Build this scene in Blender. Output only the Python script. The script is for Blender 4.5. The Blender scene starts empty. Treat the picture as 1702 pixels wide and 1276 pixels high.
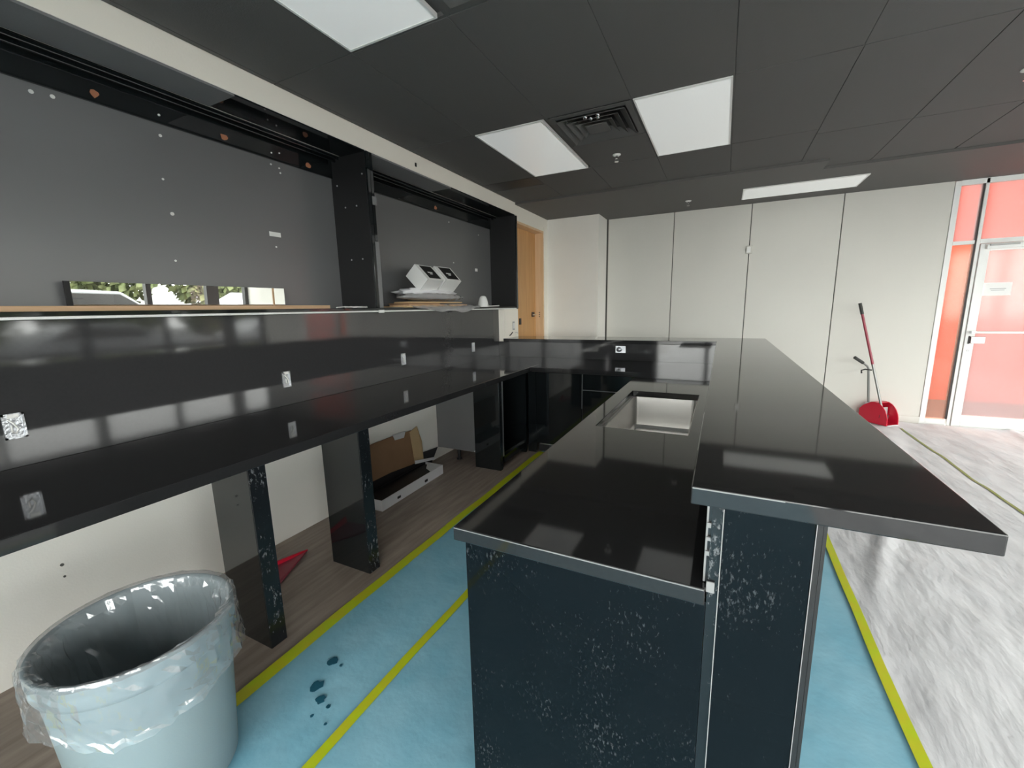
import bpy, bmesh, math, random
from mathutils import Vector, Matrix, noise
random.seed(7)
SC = bpy.context.scene
COL = SC.collection
PI = math.pi

# ------------------------------------------------------------------ camera
YAW, PITCH, ROLL, FPX = -0.461655, -0.177328, -0.0202367, 699.26
fw = Vector((math.sin(YAW)*math.cos(PITCH), math.cos(YAW)*math.cos(PITCH), math.sin(PITCH)))
r0 = Vector((math.cos(YAW), -math.sin(YAW), 0)); u0 = r0.cross(fw)
rt = r0*math.cos(ROLL) + u0*math.sin(ROLL); up = -r0*math.sin(ROLL) + u0*math.cos(ROLL)
cd = bpy.data.cameras.new('camera'); cam = bpy.data.objects.new('camera', cd); COL.objects.link(cam)
cd.sensor_fit = 'HORIZONTAL'; cd.sensor_width = 36.0; cd.lens = FPX/1702*36.0
cd.clip_start = 0.02; cd.clip_end = 400
m = Matrix((rt, up, -fw)).transposed().to_4x4(); m.translation = (0, 0, 1.52)
cam.matrix_world = m
SC.camera = cam

# ------------------------------------------------------------------ sky, light, exposure
SC.view_settings.view_transform = 'Standard'; SC.view_settings.look = 'None'
SC.view_settings.gamma = 1.0; SC.view_settings.use_curve_mapping = False
SC.view_settings.exposure = 1.75
wd = bpy.data.worlds.new('overcast_sky'); SC.world = wd; wd.use_nodes = True
bg = wd.node_tree.nodes['Background']
bg.inputs[0].default_value = (1.0, 0.985, 0.965, 1); bg.inputs[1].default_value = 3.0
WX, WY0, YB, ZC = 5.2, -2.3, 6.78, 2.861
HEAD = 2.72
def portal(loc, rot, sx, sy):
    l = bpy.data.lights.new('window_portal', 'AREA'); l.shape = 'RECTANGLE'; l.size = sx; l.size_y = sy
    l.cycles.is_portal = True
    o = bpy.data.objects.new('window_portal', l); COL.objects.link(o); o.location = loc; o.rotation_euler = rot
portal((WX+.2, (WY0+YB)/2, 1.4), (0, PI/2, 0), HEAD, YB-WY0)
portal(((WX-1.6)/2, WY0-.2, 1.4), (-PI/2, 0, 0), WX+1.6, HEAD)

# ------------------------------------------------------------------ materials
def mat(name, col, rough=.5, metal=0.0, spec=.5, bump=0, bscale=60, var=0, vscale=6, emit=0, coat=0, stretch=None, vcol=None, specks=None, bdist=.02, emitcol=None):
    m = bpy.data.materials.new(name); m.use_nodes = True
    nt = m.node_tree; b = nt.nodes['Principled BSDF']
    b.inputs['Base Color'].default_value = (*col, 1); b.inputs['Roughness'].default_value = rough
    b.inputs['Metallic'].default_value = metal; b.inputs['Specular IOR Level'].default_value = spec
    b.inputs['Coat Weight'].default_value = coat
    if emit:
        b.inputs['Emission Color'].default_value = (*(emitcol or col), 1); b.inputs['Emission Strength'].default_value = emit
    tc = nt.nodes.new('ShaderNodeTexCoord'); co = tc.outputs['Object']
    if stretch:
        mp = nt.nodes.new('ShaderNodeMapping'); mp.inputs['Scale'].default_value = stretch
        nt.links.new(co, mp.inputs[0]); co = mp.outputs[0]
    last = None
    if var or vcol:
        n = nt.nodes.new('ShaderNodeTexNoise'); n.inputs['Scale'].default_value = vscale; n.inputs['Detail'].default_value = 5
        nt.links.new(co, n.inputs['Vector'])
        mx = nt.nodes.new('ShaderNodeMix'); mx.data_type = 'RGBA'
        c2 = vcol if vcol else tuple(max(0, c*(1-var)) for c in col)
        mx.inputs[6].default_value = (*col, 1); mx.inputs[7].default_value = (*c2, 1)
        r = nt.nodes.new('ShaderNodeMapRange'); r.inputs[1].default_value = .35; r.inputs[2].default_value = .65
        nt.links.new(n.outputs[0], r.inputs[0]); nt.links.new(r.outputs[0], mx.inputs[0])
        nt.links.new(mx.outputs[2], b.inputs['Base Color']); last = mx.outputs[2]
    if specks:                      # (scale, threshold, colour, stretch): dust and scratches
        sc_, th, sc_col, st = specks
        mp = nt.nodes.new('ShaderNodeMapping'); mp.inputs['Scale'].default_value = st
        nt.links.new(tc.outputs['Object'], mp.inputs[0])
        n = nt.nodes.new('ShaderNodeTexNoise'); n.inputs['Scale'].default_value = sc_; n.inputs['Detail'].default_value = 8; n.inputs['Roughness'].default_value = .7
        nt.links.new(mp.outputs[0], n.inputs['Vector'])
        n2 = nt.nodes.new('ShaderNodeTexNoise'); n2.inputs['Scale'].default_value = 4; n2.inputs['Detail'].default_value = 3
        nt.links.new(tc.outputs['Object'], n2.inputs['Vector'])
        ad = nt.nodes.new('ShaderNodeMath'); ad.operation = 'ADD'
        s2 = nt.nodes.new('ShaderNodeMath'); s2.operation = 'MULTIPLY'; s2.inputs[1].default_value = .45
        nt.links.new(n2.outputs[0], s2.inputs[0]); nt.links.new(n.outputs[0], ad.inputs[0]); nt.links.new(s2.outputs[0], ad.inputs[1])
        r = nt.nodes.new('ShaderNodeMapRange'); r.inputs[1].default_value = th; r.inputs[2].default_value = th+.10
        nt.links.new(ad.outputs[0], r.inputs[0])
        mx = nt.nodes.new('ShaderNodeMix'); mx.data_type = 'RGBA'
        mx.inputs[6].default_value = (*col, 1); mx.inputs[7].default_value = (*sc_col, 1)
        if last: nt.links.new(last, mx.inputs[6])
        nt.links.new(r.outputs[0], mx.inputs[0]); nt.links.new(mx.outputs[2], b.inputs['Base Color'])
        mr = nt.nodes.new('ShaderNodeMapRange'); mr.inputs[3].default_value = rough; mr.inputs[4].default_value = .6
        nt.links.new(r.outputs[0], mr.inputs[0]); nt.links.new(mr.outputs[0], b.inputs['Roughness'])
    if bump:
        n = nt.nodes.new('ShaderNodeTexNoise'); n.inputs['Scale'].default_value = bscale; n.inputs['Detail'].default_value = 6
        nt.links.new(co, n.inputs['Vector'])
        bp = nt.nodes.new('ShaderNodeBump'); bp.inputs['Strength'].default_value = bump; bp.inputs['Distance'].default_value = bdist
        nt.links.new(n.outputs[0], bp.inputs['Height']); nt.links.new(bp.outputs[0], b.inputs['Normal'])
    return m

def glass(name, tint=(1, 1, 1), refl=.5, haze=0.0, hazecol=(1, 1, 1), rough=.02, crinkle=0):
    m = bpy.data.materials.new(name); m.use_nodes = True; nt = m.node_tree
    nt.nodes.clear(); out = nt.nodes.new('ShaderNodeOutputMaterial')
    tr = nt.nodes.new('ShaderNodeBsdfTransparent'); tr.inputs[0].default_value = (*tint, 1)
    gl = nt.nodes.new('ShaderNodeBsdfGlossy'); gl.inputs['Roughness'].default_value = rough
    lw = nt.nodes.new('ShaderNodeLayerWeight'); pw = nt.nodes.new('ShaderNodeMath'); pw.operation = 'POWER'; pw.inputs[1].default_value = 4.0
    nt.links.new(lw.outputs['Facing'], pw.inputs[0])
    mu = nt.nodes.new('ShaderNodeMath'); mu.operation = 'MULTIPLY_ADD'; mu.inputs[1].default_value = refl; mu.inputs[2].default_value = (.22 if crinkle else .09)*refl
    nt.links.new(pw.outputs[0], mu.inputs[0])
    mx = nt.nodes.new('ShaderNodeMixShader')
    src = tr.outputs[0]
    if haze:
        df = nt.nodes.new('ShaderNodeBsdfDiffuse'); df.inputs[0].default_value = (*hazecol, 1)
        tl = nt.nodes.new('ShaderNodeBsdfTranslucent'); tl.inputs[0].default_value = (*hazecol, 1)
        m1 = nt.nodes.new('ShaderNodeMixShader'); m1.inputs[0].default_value = .5
        nt.links.new(df.outputs[0], m1.inputs[1]); nt.links.new(tl.outputs[0], m1.inputs[2])
        m0 = nt.nodes.new('ShaderNodeMixShader'); m0.inputs[0].default_value = haze
        nt.links.new(tr.outputs[0], m0.inputs[1]); nt.links.new(m1.outputs[0], m0.inputs[2]); src = m0.outputs[0]
    nt.links.new(mu.outputs[0], mx.inputs[0]); nt.links.new(src, mx.inputs[1]); nt.links.new(gl.outputs[0], mx.inputs[2])
    if crinkle:
        tc = nt.nodes.new('ShaderNodeTexCoord'); vo = nt.nodes.new('ShaderNodeTexVoronoi'); vo.inputs['Scale'].default_value = 11
        mp = nt.nodes.new('ShaderNodeMapping'); mp.inputs['Scale'].default_value = (1, 1, .45)
        no = nt.nodes.new('ShaderNodeTexNoise'); no.inputs['Scale'].default_value = 9; no.inputs['Detail'].default_value = 4
        ad = nt.nodes.new('ShaderNodeMath'); ad.operation = 'ADD'
        nt.links.new(tc.outputs['Object'], mp.inputs[0]); nt.links.new(mp.outputs[0], vo.inputs['Vector']); nt.links.new(mp.outputs[0], no.inputs['Vector'])
        nt.links.new(vo.outputs['Distance'], ad.inputs[0]); nt.links.new(no.outputs[0], ad.inputs[1])
        bp = nt.nodes.new('ShaderNodeBump'); bp.inputs['Strength'].default_value = crinkle; bp.inputs['Distance'].default_value = .05
        nt.links.new(ad.outputs[0], bp.inputs['Height']); nt.links.new(bp.outputs[0], gl.inputs['Normal']); nt.links.new(bp.outputs[0], lw.inputs['Normal'])
    nt.links.new(mx.outputs[0], out.inputs[0])
    return m

M = {}
M['wall'] = mat('warm_white_paint', (.88, .855, .80), .6, bump=.05, bscale=120, var=.03, vscale=2)
M['panel'] = mat('partition_panel', (.66, .645, .595), .55, bump=.04, bscale=200, var=.02, vscale=1.5)
M['soffit'] = mat('cream_paint', (.93, .88, .79), .55, bump=.06, bscale=90)
M['ceil'] = mat('black_ceiling_paint', (.100, .098, .095), .75, bump=.25, bscale=140, bdist=.004)
M['ceil_flat'] = mat('black_ceiling_board', (.095, .092, .089), .6, bump=.1, bscale=60, bdist=.004)
M['seam'] = mat('seam_dark', (.10, .10, .09), .8)
M['quartz'] = mat('black_quartz', (.020, .020, .021), .055, spec=.5, var=.08, vscale=90, bump=.012, bscale=3, bdist=.01)
M['gloss'] = mat('gloss_black_panel', (.008, .010, .011), .05, spec=.55, bump=.010, bscale=4, bdist=.01)
M['dirty'] = mat('dusty_gloss_panel', (.004, .006, .008), .05, spec=.16, specks=(130, .83, (.055, .06, .065), (1, 1, .45)), bump=.012, bscale=3.5, bdist=.01)
M['splash'] = mat('backsplash_slab', (.040, .040, .042), .06, spec=.9, var=.06, vscale=70)
M['satin'] = mat('satin_black_board', (.14, .14, .145), .33, spec=1.0, bump=.03, bscale=8, bdist=.006, specks=(22, 1.10, (.10, .10, .105), (1, 1, 1)))
M['grey_satin'] = mat('grey_satin_board', (.20, .20, .205), .45, bump=.03, bscale=10, bdist=.01)
M['black'] = mat('black_matt', (.010, .010, .011), .5)
M['chip'] = mat('chipped_black_edge', (.008, .010, .012), .25, specks=(70, .82, (.20, .21, .22), (1, 1, .5)))
M['edge'] = mat('pale_raw_edge', (.30, .30, .30), .5)
M['white'] = mat('white_plastic', (.82, .82, .80), .4)
M['diffuser'] = mat('light_panel_lens', (.86, .87, .86), .25, emit=.075, emitcol=(.97, 1, .98))
M['frame'] = mat('white_aluminium', (.85, .86, .84), .4)
M['dkgasket'] = mat('dark_gasket', (.035, .03, .03), .5)
M['steel'] = mat('brushed_steel', (.86, .84, .81), .36, metal=1, bump=.04, bscale=60, stretch=(1, 14, 1), bdist=.004)
M['chrome'] = mat('chrome', (.75, .75, .75), .12, metal=1)
M['galv'] = mat('galvanised_box', (.66, .68, .72), .28, metal=1, bump=.3, bscale=90)
M['wood'] = mat('orange_veneer', (.66, .37, .15), .45, vcol=(.58, .31, .12), vscale=3, stretch=(8, 8, .6))
M['woodl'] = mat('pale_veneer', (.80, .56, .34), .45, vcol=(.74, .50, .29), vscale=3, stretch=(8, 8, .6))
M['pine'] = mat('raw_batten', (.72, .48, .30), .6, vcol=(.60, .38, .22), vscale=5, stretch=(9, .6, 9))
M['kraft'] = mat('kraft_cardboard', (.34, .20, .11), .8, vcol=(.28, .16, .085), vscale=4)
M['kraftl'] = mat('light_cardboard', (.62, .44, .24), .8)
M['carton'] = mat('white_carton', (.74, .74, .76), .6)
M['blue'] = mat('blue_floor_paper', (.215, .48, .61), .6, vcol=(.275, .53, .65), vscale=5, bump=.35, bscale=7, bdist=.02, specks=(30, 1.12, (.62, .72, .76), (1, 1, 1)))
M['wet'] = mat('wet_blue_paper', (.02, .10, .15), .12)
M['cloth'] = mat('white_drop_cloth', (.76, .76, .775), .75, vcol=(.68, .68, .70), vscale=7, bump=.5, bscale=9, bdist=.035, stretch=(1, .4, 1), specks=(26, 1.04, (.42, .42, .43), (2.2, .7, 1)))
M['tape'] = mat('yellow_green_tape', (.50, .62, .01), .5, vcol=(.58, .56, .02), vscale=12)
M['tape2'] = mat('dull_green_tape', (.25, .31, .08), .5)
M['vinyl'] = mat('brown_vinyl_floor', (.27, .215, .18), .42, vcol=(.38, .31, .26), vscale=4, stretch=(7, .7, 1), specks=(14, 1.12, (.42, .36, .30), (1.5, .6, 1)), bump=.03, bscale=40)
M['slab'] = mat('concrete', (.55, .54, .53), .8, var=.2, vscale=3)
M['bin'] = mat('grey_blue_plastic', (.235, .295, .315), .5, bump=.03, bscale=200)
M['red'] = mat('red_plastic', (.62, .012, .04), .3)
M['redpole'] = mat('dark_red_pole', (.30, .03, .055), .35)
M['greypole'] = mat('grey_metal_pole', (.26, .26, .25), .35, metal=.6)
M['grip'] = mat('black_rubber_grip', (.03, .03, .028), .6)
M['orange'] = mat('orange_render', (.50, .080, .042), .7, vcol=(.55, .10, .056), vscale=1.2)
M['asphalt'] = mat('asphalt', (.10, .10, .10), .9, var=.3, vscale=2)
M['mirror'] = mat('mirror', (.88, .90, .88), .01, metal=1)
M['mull'] = mat('dark_window_frame', (.05, .048, .05), .4)
M['rearwall'] = mat('grey_rear_wall', (.10, .10, .10), .7)
M['glass'] = glass('clear_window_glass', (.96, .98, .97), .4)
M['doorglass'] = glass('hazy_door_glass', (.98, .86, .82), .55, haze=.36, hazecol=(.72, .64, .65), rough=.10)
M['sideglass'] = glass('orange_side_glass', (1, .80, .70), .4, haze=.16, hazecol=(.85, .6, .5), rough=.08)
M['film'] = glass('clear_plastic_film', (.97, .97, .98), .8, haze=.21, hazecol=(.92, .93, .95), rough=.10, crinkle=.2)
M['cloudy'] = glass('cloudy_plastic_bag', (.9, .9, .92), .8, haze=.5, hazecol=(.8, .8, .82), rough=.25, crinkle=.25)
M['leaf'] = mat('leaves', (.07, .10, .03), .7, vcol=(.14, .15, .06), vscale=1)
M['bark'] = mat('bark', (.10, .08, .06), .9)
M['paper'] = mat('white_paper', (.86, .86, .84), .7)
M['ink'] = mat('black_print', (.015, .015, .015), .5)
M['greyink'] = mat('grey_print', (.45, .45, .45), .6)
M['copper'] = mat('torn_chipboard', (.42, .17, .09), .7)

# ------------------------------------------------------------------ mesh helpers
class MB:
    def __init__(s): s.v = []; s.f = []; s.sm = []
    def poly(s, pts, faces, smooth=False):
        o = len(s.v); s.v += [tuple(p) for p in pts]
        for f in faces: s.f.append([o+i for i in f]); s.sm.append(smooth)
        return s
    def box(s, x0, x1, y0, y1, z0, z1, mtx=None):
        x0, x1 = min(x0, x1), max(x0, x1); y0, y1 = min(y0, y1), max(y0, y1); z0, z1 = min(z0, z1), max(z0, z1)
        p = [Vector(c) for c in ((x0,y0,z0),(x1,y0,z0),(x1,y1,z0),(x0,y1,z0),(x0,y0,z1),(x1,y0,z1),(x1,y1,z1),(x0,y1,z1))]
        if mtx: p = [mtx @ q for q in p]
        return s.poly(p, [(0,3,2,1),(4,5,6,7),(0,1,5,4),(1,2,6,5),(2,3,7,6),(3,0,4,7)])
    def prism(s, pts, z0, z1):          # pts counter-clockwise in xy
        n = len(pts)
        p = [(x, y, z0) for x, y in pts] + [(x, y, z1) for x, y in pts]
        return s.poly(p, [tuple(range(n-1, -1, -1)), tuple(range(n, 2*n))] + [(i, (i+1) % n, n+(i+1) % n, n+i) for i in range(n)])
    def extrude(s, pts, d):             # closed 3-D polygon, moved by d
        n = len(pts); d = Vector(d); a = [Vector(q) for q in pts]
        return s.poly(a + [q+d for q in a], [tuple(range(n-1, -1, -1)), tuple(range(n, 2*n))] + [(i, (i+1) % n, n+(i+1) % n, n+i) for i in range(n)])
    def tube(s, path, rad, n=12, cap=True):
        path = [Vector(q) for q in path]; rads = rad if isinstance(rad, (list, tuple)) else [rad]*len(path)
        rings = []; prev = None
        for i, q in enumerate(path):
            t = (path[min(i+1, len(path)-1)] - path[max(i-1, 0)]).normalized()
            a = prev if prev is not None else (Vector((0, 0, 1)) if abs(t.z) < .9 else Vector((1, 0, 0)))
            u = (a - t*a.dot(t)).normalized(); prev = u; w = t.cross(u)
            rings.append([q + (u*math.cos(2*PI*k/n) + w*math.sin(2*PI*k/n))*rads[i] for k in range(n)])
        pts = [x for r in rings for x in r]; fs = []
        for i in range(len(path)-1):
            for k in range(n): fs.append((i*n+k, i*n+(k+1) % n, (i+1)*n+(k+1) % n, (i+1)*n+k))
        s.poly(pts, fs, True)
        if cap:
            s.poly(rings[0], [tuple(range(n-1, -1, -1))]); s.poly(rings[-1], [tuple(range(n))])
        return s
    def lathe(s, prof, c, n=48, fn=None, smooth=True):
        pts = []; fs = []
        for i, (r, z) in enumerate(prof):
            for k in range(n):
                a = 2*PI*k/n; rr, zz = (r, z) if fn is None else fn(i, a, r, z)
                pts.append((c[0]+rr*math.cos(a), c[1]+rr*math.sin(a), c[2]+zz))
        for i in range(len(prof)-1):
            for k in range(n): fs.append((i*n+k, i*n+(k+1) % n, (i+1)*n+(k+1) % n, (i+1)*n+k))
        return s.poly(pts, fs, smooth)
    def cells(s, xs, ys, z0, z1, keep):  # slab made of a grid of cells, one closed shell
        ids = {}; pts = []
        def vid(i, j, k):
            if (i, j, k) not in ids: ids[(i, j, k)] = len(pts); pts.append((xs[i], ys[j], (z0, z1)[k]))
            return ids[(i, j, k)]
        K = lambda i, j: 0 <= i < len(xs)-1 and 0 <= j < len(ys)-1 and keep((xs[i]+xs[i+1])/2, (ys[j]+ys[j+1])/2)
        fs = []
        for i in range(len(xs)-1):
            for j in range(len(ys)-1):
                if not K(i, j): continue
                fs.append((vid(i,j,1), vid(i+1,j,1), vid(i+1,j+1,1), vid(i,j+1,1)))
                fs.append((vid(i,j,0), vid(i,j+1,0), vid(i+1,j+1,0), vid(i+1,j,0)))
                if not K(i-1, j): fs.append((vid(i,j,0), vid(i,j,1), vid(i,j+1,1), vid(i,j+1,0)))
                if not K(i+1, j): fs.append((vid(i+1,j,0), vid(i+1,j+1,0), vid(i+1,j+1,1), vid(i+1,j,1)))
                if not K(i, j-1): fs.append((vid(i,j,0), vid(i+1,j,0), vid(i+1,j,1), vid(i,j,1)))
                if not K(i, j+1): fs.append((vid(i,j+1,0), vid(i,j+1,1), vid(i+1,j+1,1), vid(i+1,j+1,0)))
        return s.poly(pts, fs)

def wpos(o):
    p = Vector((0, 0, 0))
    while o: p += Vector(o.location); o = o.parent
    return p
def obj(name, mb, material, parent=None, bevel=0, origin=None, solid=0, sub=0):
    off = Vector(origin) if origin is not None else (wpos(parent) if parent else Vector((0, 0, 0)))
    me = bpy.data.meshes.new(name)
    me.from_pydata([tuple(Vector(v)-off) for v in mb.v], [], mb.f); me.update()
    me.polygons.foreach_set('use_smooth', mb.sm)
    me.materials.append(M[material] if isinstance(material, str) else material)
    o = bpy.data.objects.new(name, me); COL.objects.link(o)
    if parent: o.parent = parent; o.location = off - wpos(parent)
    else: o.location = off
    if bevel:
        b = o.modifiers.new('bevel', 'BEVEL'); b.width = bevel; b.segments = 2; b.limit_method = 'ANGLE'
    if solid:
        b = o.modifiers.new('solid', 'SOLIDIFY'); b.thickness = solid
    if sub:
        b = o.modifiers.new('sub', 'SUBSURF'); b.levels = sub; b.render_levels = sub
    return o
def tag(o, label, cat, group=None, kind=None):
    o['label'] = label
    if cat: o['category'] = cat
    if group: o['group'] = group
    if kind: o['kind'] = kind
    return o
def thing(name, label, cat, loc=(0, 0, 0), group=None, kind=None):
    o = bpy.data.objects.new(name, None); COL.objects.link(o); o.location = loc; o.empty_display_size = .1
    return tag(o, label, cat, group, kind)
def B(*a, **k): return MB().box(*a, **k)
def struct(name, mb, material, label, cat, **k):
    return tag(obj(name, mb, material, **k), label, cat, kind='structure')
def copy_part(src, parent, loc):
    c = src.copy(); COL.objects.link(c); c.parent = parent; c.location = loc; return c

XW = -2.576     # lower left wall and backsplash
XS = -2.478     # upper left wall, soffit and niche front
XN = -2.85      # niche back

# ------------------------------------------------------------------ floor and shell
struct('floor', B(XN, WX, WY0, YB, -.12, 0), 'vinyl', 'brown wood-look vinyl floor under the black counter', 'floor')
wl = struct('wall_left', B(XW-.2, XW, WY0, 5.18, 0, 1.515), 'wall', 'off-white lower wall behind the counter legs', 'wall')
for z in (.378, .435): obj('screw_hole', MB().tube([(XW-.001, .632, z), (XW+.003, .632, z)], .007 if z > .4 else .005, 8), 'seam', wl)
mb = MB(); mb.box(XS-.5, XS, WY0, 5.2, 2.712, ZC+.02); mb.box(XS-.5, XS, 5.2, 6.3, 2.645, ZC+.02); mb.box(XS-.30, XS, 6.135, 6.3, 0, 2.645)
mb.box(XS-.3, XS, 5.17, 5.205, 0, 1.513); mb.box(XW, XS, 4.80, 5.17, 0, 1.513)
wu = struct('wall_left_upper', mb, 'soffit', 'cream band of wall above the black wall niches', 'wall')
# small cut-out box in the cream band and a dark mark further along
obj('junction_box', B(XS-.01, XS+.012, .715, .765, 2.80, 2.845), 'black', wu, bevel=.003)
obj('wire_stub', B(XS+.012, XS+.02, .73, .748, 2.82, 2.838), 'galv', wu)
obj('wire_hole', B(XS, XS+.004, 3.17, 3.19, 2.755, 2.785), 'black', wu)
struct('wall_niche_back', B(XN-.1, XN-.02, WY0, 5.2, 1.4, 2.9), 'black', 'black board wall behind the two open wall niches', 'wall')
# back wall: plain backing, with panels as parts
wb = struct('wall_back', B(XS, 2.27, YB+.02, YB+.12, 0, ZC+.02), 'seam', 'off-white back wall of tall flush panels', 'wall')
SE = [-1.66, -.705, .272, 1.268, 2.27]
for i in range(4):
    obj('wall_panel', B(SE[i]+.005, SE[i+1]-(.005 if i < 3 else 0), YB, YB+.03, .0, ZC), 'panel', wb, bevel=.003)
struct('wall_back_pier', B(XS, -1.68, 6.3, YB, 0, ZC), 'wall', 'shallow off-white wall pier beside the wooden door', 'wall')
struct('baseboard_back', B(-1.66, 2.27, YB-.014, YB, 0, .10), 'panel', 'low off-white skirting along the back wall', 'baseboard', bevel=.004)
# opaque part of rear wall, and strips above the windows
mb = MB(); mb.box(XN, -1.6, WY0-.12, WY0, 0, ZC+.02); mb.box(-1.6, WX, WY0-.12, WY0, HEAD, ZC+.02)
struct('wall_rear', mb, 'rearwall', 'dark grey wall behind the camera around the windows', 'wall')
struct('wall_right', B(WX, WX+.12, WY0, YB, HEAD, ZC+.02), 'rearwall', 'dark band of wall above the right-hand windows', 'wall')
struct('wall_back_right', B(3.75, WX+.12, YB, YB+.12, 0, ZC+.02), 'panel', 'off-white back wall to the right of the glass door', 'wall')

# windows: dark frames, panes
def window(n, label, org, u, L, posts):
    """storefront along unit vector u from org, posts at given distances"""
    u = Vector(u); nrm = Vector((-u.y, u.x, 0)); org = Vector(org)
    w = thing('window_%d' % n, label, 'window', org, kind='structure')
    def bar(a0, a1, z0, z1, d=.06):
        p = [org+u*a0-nrm*d, org+u*a1-nrm*d, org+u*a1+nrm*d, org+u*a0+nrm*d]
        return MB().prism([(q.x, q.y) for q in p], z0, z1)
    for a, hw in posts: obj('mullion', bar(a-hw, a+hw, 0, HEAD), 'mull', w)
    obj('sill_rail', bar(0, L, 0, .09), 'mull', w); obj('head_rail', bar(0, L, HEAD-.06, HEAD), 'mull', w)
    obj('transom', bar(0, L, .86, .93, .05), 'mull', w)
    for i in range(len(posts)-1):
        a0, a1 = posts[i][0]+posts[i][1], posts[i+1][0]-posts[i+1][1]
        obj('pane', bar(a0, a1, .09, .86, .004), 'glass', w); obj('pane', bar(a0, a1, .93, HEAD-.06, .004), 'glass', w)
window(1, 'long dark-framed window wall facing the parking lot', (WX, WY0, 0), (0, 1, 0), YB-WY0,
       [(.04, .04), (.70, .04), (1.98, .04), (3.23, .08), (4.48, .04), (5.73, .08), (7.00, .045), (8.25, .13), (9.04, .04)])
window(2, 'dark-framed window wall behind the camera', (-1.6, WY0, 0), (1, 0, 0), WX+1.6,
       [(.05, .05), (1.30, .05), (2.55, .05), (3.8, .05), (5.05, .05), (6.75, .05)])

# ------------------------------------------------------------------ ceiling with its tiles
ce = struct('ceiling', B(XS, WX, WY0, 6.9, ZC+.022, ZC+.06), 'ceil', 'black painted ceiling of large square-edged tiles', 'ceiling')
XG = [-2.44, -1.83, -1.225, -.62, -.02, .59, 1.185, 1.785, 2.39, 3.0, 3.6, 4.2, 4.8]
LIGHTS = [(-.62, 3.09), (-1.83, 3.09), (-1.83, .65)]
mb = MB()
for x in XG: mb.box(x-.011, x+.011, WY0, 5.4, ZC+.000, ZC+.022)
for y in (-1.78, -.56, .65, 1.87, 3.09): mb.box(XS, WX, y-.011, y+.011, ZC+.0005, ZC+.021)
mb.box(XS, .59, 4.31-.011, 4.31+.011, ZC+.0005, ZC+.021); mb.box(.59, WX, 4.42-.011, 4.42+.011, ZC+.0005, ZC+.021)
obj('ceiling_grid', mb, 'ceil', ce)
tiles = {}
def tile(x0, x1, y0, y1):
    key = (round(x1-x0, 2), round(y1-y0, 2))
    cx, cy = (x0+x1)/2, (y0+y1)/2
    if key not in tiles:
        g = .003
        tiles[key] = obj('ceiling_tile', B(x0+g, x1-g, y0+g, y1-g, ZC-.004, ZC+.016), 'ceil', ce, bevel=.002, origin=(cx, cy, ZC))
    else: copy_part(tiles[key], ce, Vector((cx, cy, ZC))-wpos(ce))
for i in range(len(XG)-1):
    x0, x1 = XG[i], XG[i+1]
    y3 = 4.31 if x1 < .65 else 4.42
    rows = [(-.56, .65), (.65, 1.87), (1.87, 3.09), (3.09, y3), (y3, 5.17 if x1 < .65 else 5.46)]
    for y0, y1 in rows:
        if any(abs(x0-a) < .01 and abs(y0-b) < .01 for a, b in LIGHTS): continue
        if abs(x0+1.225) < .01 and abs(y0-3.09) < .01: y0 = 3.70       # the air diffuser takes half
        if abs(x0+1.225) < .01 and abs(y0-.65) < .01: y1 = 1.26
        if abs(x0+2.44) < .01 and y0 == 4.31: y0 = 4.60
        tile(x0, x1, y0, y1)
for y0, y1 in ((-.56, .65), (.65, 1.87), (1.87, 3.09), (3.09, 4.31), (4.31, 5.17)): tile(XS+.0, -2.44, y0, y1)
# lower flat ceiling at the far end with its jogged edge
struct('ceiling_far', MB().prism([(XS, 5.175), (.82, 5.175), (.82, 5.47), (WX, 5.47), (WX, YB+.02), (XS, YB+.02)], ZC-.026, ZC+.018), 'ceil_flat',
       'smooth black ceiling strip stepped down before the back wall', 'ceiling')
# dark square hatch
obj('access_hatch', B(-2.43, -1.84, 4.32, 4.59, ZC-.002, ZC+.02), 'black', ce)

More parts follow.
